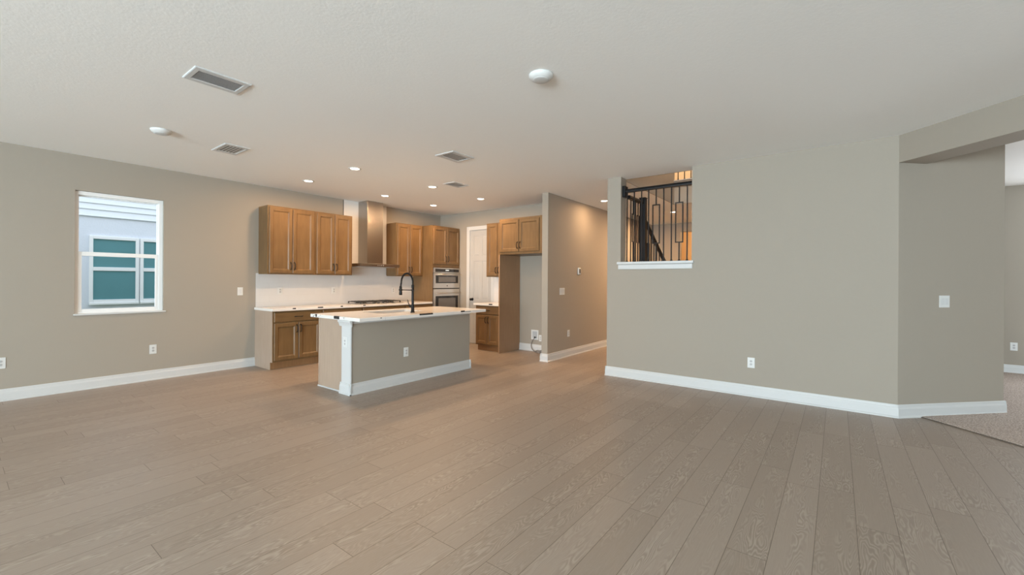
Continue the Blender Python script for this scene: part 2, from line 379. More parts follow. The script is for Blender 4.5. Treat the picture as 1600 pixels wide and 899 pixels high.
# baseboards
BP = [(0, 0), (0.024, 0), (0.024, 0.012), (0.016, 0.02), (0.0155, 0.088), (0.012, 0.10), (0.008, 0.108), (0.007, 0.128), (0.003, 0.133), (0, 0.133)]
def baseboard(name, p0, p1, n, ext0=0.0, ext1=0.0):
    p0 = Vector(p0); p1 = Vector(p1); d = (p1-p0).normalized()
    mb = MB(); mb.extrude_profile(BP, p0-d*ext0, p1+d*ext1, n); return struct(mb.build(name, M['trim']))
baseboard('baseboard_left', (-8.0, W), (2.945, W), (0, -1))
baseboard('baseboard_right', (R, -0.49), (R, 2.66), (-1, 0), 0.007, 0.018)
baseboard('baseboard_right_end', (R, 2.66), (R+RT, 2.66), (0, 1), 0.018, 0)
baseboard('baseboard_angled', (R, -0.49), EA, (-S2, -S2), 0.007, 0.018)
baseboard('baseboard_angled_end', EA, (EA[0]+0.085, EA[1]+0.085), (S2, -S2), 0.018, 0)
baseboard('baseboard_hallway', (6.10, YH), (11.2, YH), (0, -1), 0.018, 0)
baseboard('baseboard_hallway_end', (6.10, YH), (6.10, YH+0.12), (-1, 0), 0.018, 0.018)
baseboard('baseboard_hallway_back', (6.10, YH+0.12), (K, YH+0.12), (0, 1), 0.018, 0)
baseboard('baseboard_niche', (K, YH+0.12), (K, 5.02), (-1, 0))
baseboard('baseboard_carpet_room', (9.75, -5.0), (9.75, 1.1), (-1, 0))
baseboard('baseboard_kitchen', (K, 6.46), (K, 6.66), (-1, 0))

# cap of the wall opening: stool board and apron
mb = MB(); mb.box(R-0.035, R+RT+0.01, oy0-0.03, oy1+0.045, oz, oz+0.034, 0.006)
mb.box(R-0.018, R, oy0-0.012, oy1+0.03, oz-0.07, oz, 0.004)
mb.extrude_profile([(0.018, oz-0.012), (0.028, oz-0.002), (0.018, oz)], (R, oy0-0.012), (R, oy1+0.03), (-1, 0))
struct(mb.build('trim_3', M['trim']))

# ------------------------------------------------------------------ window in the left wall and the house outside
fy = W + 0.035
mb = MB()
fwid = 0.032
for x0, x1, z0, z1 in ((wx0, wx0+fwid, wz0, wz1), (wx1-fwid-0.012, wx1, wz0, wz1), (wx0+fwid, wx1-fwid-0.012, wz1-fwid-0.015, wz1), (wx0+fwid, wx1-fwid-0.012, wz0, wz0+fwid)):
    mb.box(x0, x1, fy, fy+0.09, z0, z1, 0.003)
win = struct(mb.build('window_1', M['vinyl']))
ms = 1.652
def sash(name, x0, x1, z0, z1, y, wid, wb, wt, par):
    mb = MB()
    mb.box(x0, x0+wid, y, y+0.03, z0, z1, 0.003); mb.box(x1-wid, x1, y, y+0.03, z0, z1, 0.003)
    mb.box(x0+wid, x1-wid, y, y+0.03, z0, z0+wb, 0.003); mb.box(x0+wid, x1-wid, y, y+0.03, z1-wt, z1, 0.003)
    s = mb.build(name, M['vinyl'], par)
    mb = MB(); mb.box(x0+wid-0.004, x1-wid+0.004, y+0.012, y+0.016, z0+wb-0.004, z1-wt+0.004); mb.build('pane', M['glass'], s)
    return s
ix0, ix1 = wx0+fwid, wx1-fwid-0.012
sash('upper_sash', ix0, ix1, ms-0.02, wz1-fwid-0.015, fy+0.045, 0.012, 0.03, 0.012, win)
sash('lower_sash', ix0, ix1, wz0+fwid, ms+0.03, fy+0.008, 0.034, 0.036, 0.05, win)
mb = MB(); mb.box(wx0-0.012, wx1+0.025, W-0.02, fy+0.01, wz0-0.004, wz0+0.014, 0.003); mb.build('window_sill', M['trim'], win)

nh = thing('neighbor_house', 'white stucco house with lap siding seen through the window', 'house', (2.4, 10.3, -0.3))
mb = MB(); mb.box(-3.4, 4.6, 0, 0.2, 0, 2.735); mb.build('stucco_wall', M['stucco'], nh)
mb = MB()
mb.extrude_profile([(0, 2.735), (0.03, 2.735), (0.03, 2.75), (0, 2.78)], (-3.4, 0), (4.6, 0), (0, -1))
for i in range(16):
    z = 2.75 + i*0.107
    mb.extrude_profile([(-0.1, z), (0.026, z), (0.006, z+0.112), (-0.1, z+0.112)], (-3.4, 0), (4.6, 0), (0, -1))
mb.build('lap_siding', M['siding'], nh)
def nwin(x0, x1, z0, z1, lbl):
    z0 += 0.3; z1 += 0.3; x0 -= 2.4; x1 -= 2.4; zm = 1.52 + 0.3
    mb = MB()
    for a, b, c, d in ((x0, x0+0.05, z0, z1), (x1-0.05, x1, z0, z1), (x0+0.05, x1-0.05, z0, z0+0.07), (x0+0.05, x1-0.05, z1-0.055, z1), (x0+0.05, x1-0.05, zm-0.03, zm+0.035)):
        mb.box(a, b, -0.035, 0.0, c, d, 0.004)
    mb.box(x0-0.0, x1+0.0, -0.05, -0.03, z0-0.02, z0+0.02, 0.004)
    w = mb.build('window_frame', M['vinyl'], nh)
    mb = MB(); mb.box(x0+0.045, x1-0.045, -0.012, -0.004, zm+0.03, z1-0.05); mb.build('upper_pane', M['teal'], w)
    mb = MB(); mb.box(x0+0.045, x1-0.045, -0.018, -0.010, z0+0.065, zm-0.025); mb.build('lower_pane', M['teal'], w)
nwin(1.494, 2.158, 0.915, 2.10, 'a'); nwin(2.172, 2.836, 0.915, 2.10, 'b')
mb = MB(); mb.box(-12, 20, 7.45, 16, -0.32, -0.3); struct(mb.build('ground', M['grass']))

# ------------------------------------------------------------------ kitchen joinery
def pull_mesh(vertical=True, L=0.115):
    mb = MB(); pts = []
    N = 9
    for i in range(N+1):
        t = -1 + 2*i/N
        s = t*L/2; y = -0.006 - 0.026*(1 - t*t)**0.5 if abs(t) < 1 else 0.0
        pts.append((0, y, s) if vertical else (s, y, 0))
    rad = [0.0056 + 0.0024*abs(-1+2*i/N)**3 for i in range(N+1)]
    mb.tube(pts, rad, 8)
    for s in (-L/2, L/2):
        mb.lathe([(0.0085, 0.0), (0.0085, -0.003), (0.006, -0.006)], (0, 0, s) if vertical else (s, 0, 0), 10, 'y')
    return mb
def add_pull(parent, x, z, vertical=True, y=0.0, L=0.115):
    o = pull_mesh(vertical, L).build('handle', M['bronze'], parent); o.location = (x, y, z)
    return o
SHAKER = [(0.0, 0.019), (0.0, 0.005), (0.005, 0.0), (0.050, 0.0), (0.053, 0.004), (0.057, 0.004), (0.068, 0.013)]
def shaker(name, x0, x1, z0, z1, par, y=0.0, mat='wood'):
    mb = MB(); mb.loops(x0, x1, z0, z1, [(i, y+d) for i, d in SHAKER]); return mb.build(name, M[mat], par)
def slab(name, x0, x1, z0, z1, par, y=0.0):
    mb = MB(); mb.loops(x0, x1, z0, z1, [(0, y+0.019), (0, y+0.005), (0.005, y)]); return mb.build(name, M['woodx'], par)
# cabinets are built in a local frame: x along the front, y from the front inwards, z up
def carcass(par, w, d, z0, z1, mat='wood', y0=0.019):
    mb = MB(); mb.box(0, w, y0, d, z0, z1, 0.0015); return mb.build('carcass', M[mat], par)
def door_pair(par, x0, x1, z0, z1, hz, gap=0.016):
    xm = (x0+x1)/2
    a = shaker('door', x0, xm-gap/4, z0, z1, par); b = shaker('door', xm+gap/4, x1, z0, z1, par)
    add_pull(a, xm-0.030, hz); add_pull(b, xm+0.030, hz)
def upper_cabinet(label, loc, rot, w, d, z0, z1, inset=(0.024, 0.024)):
    t = thing('upper_cabinet', label, 'cabinet', (loc[0], loc[1], z0), rot, 'maple upper cabinets'); h = z1-z0
    carcass(t, w, d, 0, h); door_pair(t, inset[0], w-inset[1], 0.018, h-0.022, 0.018+0.115)
    return t
def base_cabinet(label, loc, rot, w, d, n_doors=2, drawer=True, left_panel=False, false_front=False):
    t = thing('base_cabinet', label, 'cabinet', (loc[0], loc[1], 0), rot, 'maple base cabinets')
    carcass(t, w, d, 0.112, 0.877)
    mb = MB(); mb.box(0.0, w, 0.085, d, 0, 0.112); mb.build('toe_kick', M['toe'], t)
    dr = slab('drawer_front' if not false_front else 'false_front', 0.02, w-0.02, 0.715, 0.858, t)
    if not false_front: add_pull(dr, w/2, 0.787, False)
    door_pair(t, 0.02, w-0.02, 0.135, 0.692, 0.60)
    if left_panel:
        mb = MB(); mb.prism([(-0.006, 0.021), (0.0, 0.021), (0.0, d-0.001), (-0.006, d-0.001)], 0.112, 0.877); mb.prism([(-0.006, 0.085), (0.0, 0.085), (0.0, d-0.001), (-0.006, d-0.001)], 0, 0.112)
        e = mb.build('end_panel', M['panel'], t); e['label'] = 'pale maple end panel'
    return t
UD = 0.328; UZ0, UZ1 = 1.44, 2.505
G = 0.002
upper_cabinet('wide double door maple upper cabinet nearest the window', (2.988, W-UD-G), 0, 0.756, UD, UZ0, UZ1)
upper_cabinet('narrower maple upper cabinet just left of the range hood', (3.747, W-UD-G), 0, 0.688, UD, UZ0, UZ1)
upper_cabinet('maple upper cabinet between range hood and oven tower', (5.408, W-UD-G), 0, 0.674, UD, UZ0, UZ1)
BD = 0.612
base_cabinet('maple base cabinet with pale end panel at the left end of the run', (2.946, W-BD-G), 0, 0.764, BD, left_panel=True)
base_cabinet('maple base cabinet second along the left wall, mostly behind the island', (3.712, W-BD-G), 0, 0.742, BD)
base_cabinet('maple base cabinet under the gas cooktop', (4.456, W-BD-G), 0, 0.944, BD, false_front=True)
base_cabinet('maple base cabinet between cooktop and oven tower', (5.402, W-BD-G), 0, 0.680, BD)
# countertop of the left run
mb = MB(); mb.box(2.925, 6.082, W-0.640, W-0.0105, 0.879, 0.917, 0.004)
ct = mb.build('countertop', M['quartz']); tag(ct, 'long white quartz countertop along the left kitchen wall', 'countertop')
# oven tower
TD = 0.63
tw = thing('oven_tower', 'tall maple cabinet housing the double wall oven', 'cabinet', (6.088, W-TD-G, 0), 0)
wT = K-6.088-0.003
mb = MB()
mb.box(0, 0.02, 0.019, TD, 0.11, UZ1, 0.0015); mb.box(wT-0.02, wT, 0.019, TD, 0.11, UZ1, 0.0015)
mb.box(0.02, wT-0.02, 0.019, TD, 1.632, UZ1, 0.0); mb.box(0.02, wT-0.02, 0.019, TD, 0.11, 0.50); mb.box(0.02, wT-0.02, TD-0.02, TD, 0.50, 1.632)
mb.build('carcass', M['wood'], tw)
mb = MB(); mb.box(0, wT, 0.085, TD, 0, 0.11); mb.build('toe_kick', M['toe'], tw)
door_pair(tw, 0.02, wT-0.02, 1.70, UZ1-0.035, 1.70+0.115)
dr = slab('drawer_front', 0.02, wT-0.02, 0.13, 0.485, tw); add_pull(dr, wT/2, 0.40, False)
# double oven
ov = thing('wall_oven', 'stainless steel microwave and oven combination in the maple tower', 'oven', (6.088+wT/2, W-TD-G, 0.504), 0)
ow = 0.752/2; z_ = -0.504
mb = MB(); mb.box(-ow+0.012, ow-0.012, 0.022, 0.55, 0.0, 1.12); mb.build('oven_body', M['slot'], ov)
mb = MB(); mb.box(-ow, ow, -0.008, 0.018, 1.515+z_, 1.622+z_, 0.004); cpn = mb.build('control_panel', M['steel_light'], ov)
mb = MB(); mb.box(-ow+0.035, ow-0.02, -0.011, -0.007, 1.535+z_, 1.602+z_, 0.001); dp = mb.build('display', M['blackglass'], cpn)
mb = MB(); mb.box(-0.05, 0.05, -0.0125, -0.0105, 1.562+z_, 1.585+z_); mb.build('clock_screen', emit('pale_display', (0.6, 0.7, 0.75), 0.35), dp)
def oven_door(z0, z1, g0, g1, i0, i1, hz, badge=None):
    mb = MB(); mb.box(-ow, ow, -0.012, 0.018, z0+z_, z1+z_, 0.004); d = mb.build('oven_door', M['steel_light'], ov)
    mb = MB(); mb.box(-ow+0.045, ow-0.045, -0.015, -0.0115, g0+z_, g1+z_, 0.001); gl = mb.build('door_glass', M['blackglass'], d)
    mb = MB(); mb.box(-ow+0.125, ow-0.125, -0.0165, -0.0148, i0+z_, i1+z_, 0.0005); mb.build('inner_window', M['ovenglass'], gl)
    mb = MB(); mb.tube([(-ow+0.03, -0.058, hz+z_), (ow-0.03, -0.058, hz+z_)], 0.0115, 12)
    for sx_ in (-ow+0.06, ow-0.06): mb.tube([(sx_, -0.011, hz+z_), (sx_, -0.058, hz+z_)], 0.009, 8)
    mb.build('handle', M['steel_light'], d)
    if badge:
        mb = MB(); mb.lathe([(0.0135, -0.0118), (0.0135, -0.0145), (0.012, -0.0155)], (0, 0, badge+z_), 24, 'y'); mb.build('round_badge', M['slot'], d)
oven_door(1.195, 1.508, 1.300, 1.462, 1.322, 1.438, 1.483, badge=1.245)
oven_door(0.520, 1.176, 0.640, 1.030, 0.700, 0.985, 1.090)
# range hood
rh = thing('range_hood', 'stainless chimney range hood on the tiled wall', 'range hood', (4.925, W-0.012, 1.603), 0)
mb = MB(); mb.box(-0.172, 0.172, -0.295, 0, 0.062, H-1.603-0.001, 0.002); mb.build('chimney', M['steel'], rh)
mb = MB(); mb.box(-0.435, 0.435, -0.47, 0, 0.0, 0.056, 0.003)
c = mb.build('canopy', M['steel'], rh)
mb = MB(); mb.box(-0.19, 0.19, -0.31, 0, 0.056, 0.064, 0.001); mb.build('collar', M['steel'], rh)
for k in range(4):
    mb = MB(); mb.lathe([(0.008, -0.4705), (0.008, -0.474), (0.006, -0.475)], (-0.06+0.04*k, 0, 0.028), 12, 'y'); mb.build('control_button', M['steel_light'], c)
for q_ in (-1, 1):
    mb = MB(); mb.box(q_*0.2-0.17, q_*0.2+0.17, -0.40, -0.08, -0.004, 0.0); mb.build('grease_filter', M['box_grey'], c)
# gas cooktop
ck = thing('gas_cooktop', 'stainless gas cooktop with black grates beneath the range hood', 'cooktop', (4.925, W-0.335, 0.9180), 0)
mb = MB(); mb.box(-0.455, 0.455, -0.265, 0.255, 0, 0.010, 0.004); mb.build('cooktop_surface', M['steel_light'], ck)
for gx in (-0.30, 0.0, 0.30):
    mb = MB(); hw = 0.143; z = 0.048
    for yy in (-0.17, 0.22): mb.box(gx-hw, gx+hw, yy-0.006, yy+0.006, z-0.012, z, 0.002)
    for xx in (gx-hw+0.006, gx+hw-0.006): mb.box(xx-0.006, xx+0.006, -0.17, 0.22, z-0.012, z, 0.002)
    for k in (-1, 0, 1): mb.box(gx+k*0.07-0.005, gx+k*0.07+0.005, -0.17, 0.22, z-0.010, z+0.003, 0.002)
    mb.box(gx-hw, gx+hw, 0.02, 0.032, z-0.010, z+0.003, 0.002)
    for xx in (gx-hw+0.01, gx+hw-0.01):
        for yy in (-0.165, 0.215): mb.box(xx-0.009, xx+0.009, yy-0.009, yy+0.009, 0.009, z-0.008, 0.001)
    mb.build('grate', M['iron'], ck)
for bx, by in ((-0.30, 0.13), (-0.30, -0.08), (0.0, 0.03), (0.30, 0.13), (0.30, -0.08)):
    mb = MB(); mb.lathe([(0.05, 0.009), (0.05, 0.016), (0.036, 0.018), (0.036, 0.028), (0.03, 0.031)], (bx, by, 0), 20); mb.build('burner', M['iron'], ck)
for k in range(5):
    mb = MB(); mb.lathe([(0.021, 0.009), (0.019, 0.03), (0.016, 0.034)], (-0.2+0.1*k, -0.225, 0), 16); mb.build('knob', M['slot'], ck)
# backsplashes
mb = MB(); mb.box(2.951, 4.447, W-0.0085, W-0.0005, 0.917, 1.455); mb.box(4.447, 5.395, W-0.0085, W-0.0005, 0.917, H-0.001); mb.box(5.395, 6.085, W-0.0085, W-0.0005, 0.917, 1.455)
bs = mb.build('tile_backsplash', M['tile']); tag(bs, 'white tile backsplash rising to the ceiling behind the range hood', 'backsplash')
mb = MB(); mb.box(4.441, 4.4475, W-0.012, W-0.0005, UZ1-0.02, H-0.001); mb.build('shadow_gap', M['slot'], bs)  # dark strip stands in for the thin shadow gap beside the tile
# right hand side of the kitchen: wall K
RZ = -PI/2
upper_cabinet('narrow maple upper cabinet right of the white door', (K-UD-G, 5.632), RZ, 0.584, UD, 1.435, UZ1)
base_cabinet('small maple base cabinet beside the tall refrigerator panel', (K-BD-G, 5.655), RZ, 0.607, BD)
mb = MB(); mb.box(K-0.640, K-0.0105, 5.048, 5.685, 0.879, 0.917, 0.004)
cs = mb.build('countertop', M['quartz']); tag(cs, 'short white quartz countertop beside the refrigerator niche', 'countertop')
mb = MB(); mb.box(K-0.0085, K-0.0005, 5.05, 5.69, 0.917, 1.436); b2 = mb.build('tile_backsplash', M['tile_side']); tag(b2, 'small white tile backsplash right of the white door', 'backsplash')
wF = 5.046-(YH+0.12)-0.003
of = thing('refrigerator_cabinet', 'deep maple cabinet with tall side panel framing the empty refrigerator niche', 'cabinet', (K-0.648, 5.046, 1.844), RZ)
carcass(of, wF, 0.645, 0.0, UZ1-1.844)
door_pair(of, 0.022, 0.90, 0.045, UZ1-1.844-0.035, 0.16)
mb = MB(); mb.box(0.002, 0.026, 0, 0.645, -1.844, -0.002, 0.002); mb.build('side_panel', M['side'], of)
mb = MB(); mb.box(0.912, wF, 0.004, 0.019, 0, UZ1-1.844, 0.001); mb.build('filler_strip', M['wood'], of)

# six panel pantry door and its casing
dt = MB()
sw = dy1-dy0-0.006
dseq = [(0, 0.035), (0, 0.0)]
mb = MB(); mb.box(0, sw, 0.006, 0.035, 0.008, dz1-0.003, 0.001)
st_, mid = 0.09, 0.07
pw = (sw-2*st_-mid)/2
rows = ((0.20, 0.82), (0.95, 1.78), (1.88, 2.33))
# stiles and rails
mb.box(0, st_, 0, 0.006, 0.008, dz1-0.003); mb.box(sw-st_, sw, 0, 0.006, 0.008, dz1-0.003); mb.box(st_+pw, st_+pw+mid, 0, 0.006, 0.008, dz1-0.003)
zz = [0.008] + [q for r_ in rows for q in r_] + [dz1-0.003]
for i in range(0, len(zz), 2):
    for xa in (st_, st_+pw+mid): mb.box(xa, xa+pw, 0, 0.006, zz[i], zz[i+1])
for xa in (st_, st_+pw+mid):
    for z0, z1 in rows: mb.loops(xa+0.022, xa+pw-0.022, z0+0.022, z1-0.022, [(0, 0.0065), (0.014, 0.002)])
door = struct(mb.build('door_1', M['door'])); door.location = (K+0.015, dy1-0.003, 0); door.rotation_euler = (0, 0, RZ)
mb = MB(); mb.lathe([(0.031, 0), (0.031, -0.006), (0.012, -0.009), (0.011, -0.035), (0.024, -0.042), (0.029, -0.055), (0.024, -0.068), (0.008, -0.073)], (0.065, 0, 0.955), 20, 'y'); mb.build('door_knob', M['black'], door)
mb = MB(); cw = 0.083
for y0, y1, z0, z1 in ((dy1, dy1+cw, 0, dz1+cw), (dy0-cw, dy0, 0, dz1+cw), (dy0, dy1, dz1, dz1+cw)):
    mb.box(K-0.016, K, y0, y1, z0, z1, 0.004)
mb.box(K, K+0.12, dy1-0.002, dy1+0.0, 0, dz1); mb.box(K, K+0.12, dy0, dy0+0.002, 0, dz1); mb.box(K, K+0.12, dy0, dy1, dz1-0.002, dz1)
struct(mb.build('trim_4', M['trim']))

# ------------------------------------------------------------------ island
IX0, IX1, IY0, IYK, IY1 = 2.872, 4.915, 4.545, 4.735, 5.30
isl = thing('kitchen_island', 'greige painted kitchen island with white base trim', 'kitchen island', (IX0, IY0, 0))
L = IX1-IX0; dk = IYK-IY0; di = IY1-IY0
mb = MB(); mb.box(0.006, L, 0, dk, 0, 0.876, 0.002); mb.build('knee_wall', M['wall'], isl)
mb = MB(); mb.box(0, 0.012, -0.008, dk, 0.0, 0.876, 0.002); mb.box(0, 0.006, -0.004, 0.0, 0.1, 0.876)
mb.build('corner_board', M['trim'], isl)
mb = MB(); CPf = [(0, 0.805), (0.008, 0.805), (0.012, 0.82), (0.026, 0.852), (0.034, 0.858), (0.034, 0.876), (0, 0.876)]
mb.extrude_profile(CPf, (0, -0.034), (0, dk+0.034), (-1, 0)); e_ = [(d, z) for d, z in CPf]
mb.extrude_profile([(d*0.55, 0.84+(z-0.805)*0.507) for d, z in CPf], (-0.0, -0.004), (L, -0.004), (0, -1))
mb.build('cap_moulding', M['trim'], isl)
mb = MB(); mb.extrude_profile(BP, (-0.02, -0.0), (L+0.02, 0), (0, -1)); mb.extrude_profile(BP, (0, -0.024), (0, dk+0.018), (-1, 0)); mb.extrude_profile(BP, (L, -0.024), (L, dk), (1, 0))
mb.build('base_trim', M['trim'], isl)
mb = MB(); mb.box(0.03, L, dk, di-0.02, 0.11, 0.66); mb.box(0.03, L, dk, di-0.09, 0, 0.11); mb.box(0.03, 0.5, dk, di-0.02, 0.66, 0.876); mb.box(1.42, L, dk, di-0.02, 0.66, 0.876); mb.build('carcass', M['wood'], isl)
mb = MB(); mb.box(0.024, 0.032, dk, di-0.03, 0.0, 0.876, 0.001); mb.box(0.02, 0.04, di-0.03, di-0.002, 0.0, 0.876, 0.002); ep = mb.build('end_panel', M['panel'], isl); ep['label'] = 'pale maple end panel'
mb = MB(); mb.box(0.008, 0.026, dk, di-0.002, 0.0, 0.016, 0.004); mb.build('shoe_moulding', M['trim'], isl)
for k in range(3):
    x0 = 0.05 + k*(L-0.07)/3; x1 = x0 + (L-0.07)/3 - 0.01
    for a, b in ((x0, (x0+x1)/2-0.003), ((x0+x1)/2+0.003, x1)):
        mb = MB(); mb.loops(a, b, 0.13, 0.85, [(i, di-d) for i, d in SHAKER]); mb.build('door', M['wood'], isl)
# island countertop with a sink cut-out
cx0, cx1, cy0, cy1 = 2.852, 5.055, 4.335, 5.425
sx0, sx1, sy0, sy1 = 3.46, 4.20, 4.775, 5.215
mb = MB()
z0, z1 = 0.8775, 0.917
bm = mb.bm
def ring_slab(o_, i_, z0, z1):
    def q(r, z): return [bm.verts.new((r[0], r[2], z)), bm.verts.new((r[1], r[2], z)), bm.verts.new((r[1], r[3], z)), bm.verts.new((r[0], r[3], z))]
    sh = lambda r, e: (r[0]+e, r[1]-e, r[2]+e, r[3]-e)
    loops = [q(i_, z0), q(o_, z0), q(o_, z1-0.004), q(sh(o_, 0.004), z1), q(i_, z1)]
    loops.append(loops[0]); fs = []
    for a, b in zip(loops, loops[1:]):
        for k in range(4): fs.append(bm.faces.new((a[k], a[(k+1) % 4], b[(k+1) % 4], b[k])))
    bmesh.ops.recalc_face_normals(bm, faces=fs)
ring_slab((cx0, cx1, cy0, cy1), (sx0, sx1, sy0, sy1), z0, z1)
ic = mb.build('countertop', M['quartz']); tag(ic, 'white quartz countertop with dark veins on the kitchen island', 'countertop')
# black veins that break the edge of the slabs: inlays flush with the stone
def vein(par, poly, h0, h1):
    mb = MB(); mb.prism(poly, h0, h1); mb.build('dark_vein', M['quartz_dark'], par)
def patch_front(x0, x1, y, h0, h1, dep):
    vein(ic, [(x0, y-0.0008), (x1, y-0.0008), (x1+0.02, y+dep), (x0+0.03, y+dep)], h0, h1)
patch_front(3.73, 3.965, cy0, 0.8995, 0.9176, 0.045)
patch_front(4.50, 4.585, cy0, 0.899, 0.9176, 0.03); patch_front(4.59, 4.71, cy0, 0.899, 0.906, 0.004)
patch_front(3.13, 3.15, cy0, 0.90, 0.909, 0.01)
for yv, w_, a0, a1 in ((5.285, 0.035, 0.884, 0.9176), (4.815, 0.12, 0.8835, 0.9176), (4.66, 0.012, 0.90, 0.91)):
    vein(ic, [(cx0-0.0008, yv-w_/2), (cx0-0.0008, yv+w_/2), (cx0+0.03, yv+w_/2+0.02), (cx0+0.03, yv-w_/2+0.02)], a0, a1)
vein(cs, [(K-0.6408, 5.20), (K-0.6408, 5.29), (K-0.60, 5.27), (K-0.60, 5.19)], 0.897, 0.9176)
for xx, w_ in ((3.22, 0.05), (3.62, 0.09), (4.02, 0.04), (4.45, 0.05)):
    vein(ct, [(xx, W-0.6408), (xx+w_, W-0.6408), (xx+w_+0.02, W-0.62), (xx+0.01, W-0.62)], 0.901, 0.9176)
# undermount sink
sk = thing('kitchen_sink', 'undermount steel sink in the island behind the black faucet', 'sink', ((sx0+sx1)/2, (sy0+sy1)/2, 0.69))
hx, hy = (sx1-sx0)/2+0.004, (sy1-sy0)/2+0.004; t_ = 0.006; zt = 0.8765-0.69
mb = MB()
mb.box(-hx, hx, -hy, hy, 0, t_); mb.box(-hx-t_, -hx, -hy-t_, hy+t_, 0, zt); mb.box(hx, hx+t_, -hy-t_, hy+t_, 0, zt); mb.box(-hx, hx, -hy-t_, -hy, 0, zt); mb.box(-hx, hx, hy, hy+t_, 0, zt)
mb.build('basin', M['sinkwhite'], sk)
mb = MB(); mb.lathe([(0.045, t_), (0.045, t_+0.003), (0.03, t_+0.004)], (0, 0.05, 0), 20); mb.build('drain', M['steel'], sk)
# faucet
fx, fyy = 3.838, 4.60
fc = thing('kitchen_faucet', 'tall matte black spring faucet with pull down spray head', 'faucet', (fx, fyy, 0.9172), 0)
mb = MB(); mb.lathe([(0.030, 0), (0.030, 0.006), (0.024, 0.012), (0.022, 0.10), (0.0165, 0.115), (0.0155, 0.33), (0.019, 0.335), (0.019, 0.375), (0.014, 0.38)], (0, 0, 0), 20); mb.build('column', M['black'], fc)
arc = [(0, 0, 0.375)]
RA = 0.122; zc = 0.412
for i in range(25):
    a = PI*i/24; arc.append((0, RA-RA*math.cos(a), zc+RA*math.sin(a)))
arc += [(0, 2*RA+0.006, zc-0.02), (0, 2*RA+0.012, 0.355)]
mb = MB(); mb.tube(arc, 0.0095, 12)
sp = mb.build('spout_hose', M['black'], fc)
# spring coil round the hose
coil = []; segs = []
tot = 0; Ls = [0]
for p, q in zip(arc, arc[1:]): tot += (Vector(q)-Vector(p)).length; Ls.append(tot)
def at(s):
    for i in range(len(arc)-1):
        if s <= Ls[i+1]:
            f = (s-Ls[i])/(Ls[i+1]-Ls[i]); p = Vector(arc[i]).lerp(Vector(arc[i+1]), f); return p, (Vector(arc[i+1])-Vector(arc[i])).normalized()
    return Vector(arc[-1]), (Vector(arc[-1])-Vector(arc[-2])).normalized()
NT = 44; NS = NT*8
for i in range(NS+1):
    s = tot*i/NS; p, t = at(s); a = Vector((1, 0, 0)); b = t.cross(a)
    th = 2*PI*i/8; coil.append(p + (a*math.cos(th)+b*math.sin(th))*0.0125)
mb = MB(); mb.tube(coil, 0.0024, 5); mb.build('spring', M['black'], sp)
mb = MB(); mb.lathe([(0.010, 0.0), (0.018, -0.012), (0.019, -0.07), (0.022, -0.10), (0.022, -0.125), (0.017, -0.13)], (0, 2*RA+0.014, 0.362), 18); mb.build('spray_head', M['black'], fc)
mb = MB(); mb.tube([(0, 0.0, 0.305), (0, 2*RA-0.004, 0.305)], 0.0065, 10); mb.lathe([(0.025, -0.012), (0.025, 0.012)], (0, 2*RA+0.014, 0.305), 18); mb.lathe([(0.021, -0.014), (0.021, 0.014)], (0, 0, 0.305), 16); mb.build('holder_arm', M['black'], fc)
mb = MB(); mb.tube([(0, 0.0, 0.085), (0, 0.062, 0.085)], 0.0155, 12); lb = mb.build('valve_body', M['black'], fc)
mb = MB(); mb.tube([(0, 0.058, 0.085), (-0.012, 0.068, 0.12), (-0.022, 0.082, 0.175)], [0.007, 0.006, 0.0045], 8); mb.build('lever', M['black'], lb)

# ------------------------------------------------------------------ outlets, switches, wall devices
def plate_frame(loc, facing):
    """facing: unit 2D vector the device looks along; local -y = facing"""
    return math.atan2(facing[1], facing[0]) + PI/2
def outlet(label, loc, facing, cat='outlet', group='white wall outlets'):
    t = thing('wall_outlet', label, cat, loc, plate_frame(loc, facing), group)
    mb = MB(); mb.box(-0.038, 0.038, -0.006, 0.0, -0.061, 0.061, 0.0025); mb.build('cover_plate', M['plastic'], t)
    mb = MB(); mb.box(-0.017, 0.017, -0.0075, -0.005, -0.0345, 0.0345, 0.002); ins = mb.build('receptacle', M['plastic'], t)
    for zc_ in (-0.0185, 0.0185):
        mb = MB(); mb.lathe([(0.0135, -0.007), (0.0135, -0.0085), (0.012, -0.009)], (0, 0, zc_), 20, 'y'); mb.build('socket', M['greysocket'], ins)
    return t
def switch(label, loc, facing, gangs=1, group='white wall switches'):
    t = thing('wall_switch', label, 'switch', loc, plate_frame(loc, facing), group)
    hw = 0.038 + 0.023*(gangs-1)
    mb = MB(); mb.box(-hw, hw, -0.006, 0, -0.061, 0.061, 0.0025); mb.build('cover_plate', M['plastic'], t)
    for k in range(gangs):
        x = (k-(gangs-1)/2)*0.046
        mb = MB(); mb.prism([(x-0.0165, -0.0055), (x+0.0165, -0.0055), (x+0.0165, -0.0095), (x-0.0165, -0.0075)], -0.033, 0.033); mb.build('rocker', M['greyslot'], t)
    return t
switch('white single switch on the left wall beside the kitchen counter', (2.731, W, 1.172), (0, -1))
outlet('white outlet low on the left wall under the right side of the window', (1.682, W, 0.412), (0, -1))
outlet('white outlet low on the left wall at the photo\'s left edge', (0.367, W, 0.420), (0, -1))
outlet('white outlet on the tile nearest the left end of the counter', (3.316, W-0.009, 1.172), (0, -1))
outlet('white outlet on the tile just left of the cooktop', (4.261, W-0.009, 1.165), (0, -1))
outlet('white outlet on the tile right of the cooktop, behind the faucet', (5.572, W-0.009, 1.150), (0, -1))
outlet('white outlet low on the large wall below the stair opening', (R, 0.813, 0.400), (-1, 0))
outlet('white outlet on the long painted side of the island', (3.684, IY0, 0.408), (0, -1))
outlet('white outlet on the white end board of the island', (IX0, 4.655, 0.615), (-1, 0))
outlet('white outlet low on the far wall of the carpeted room', (9.75, -2.13, 0.41), (-1, 0))
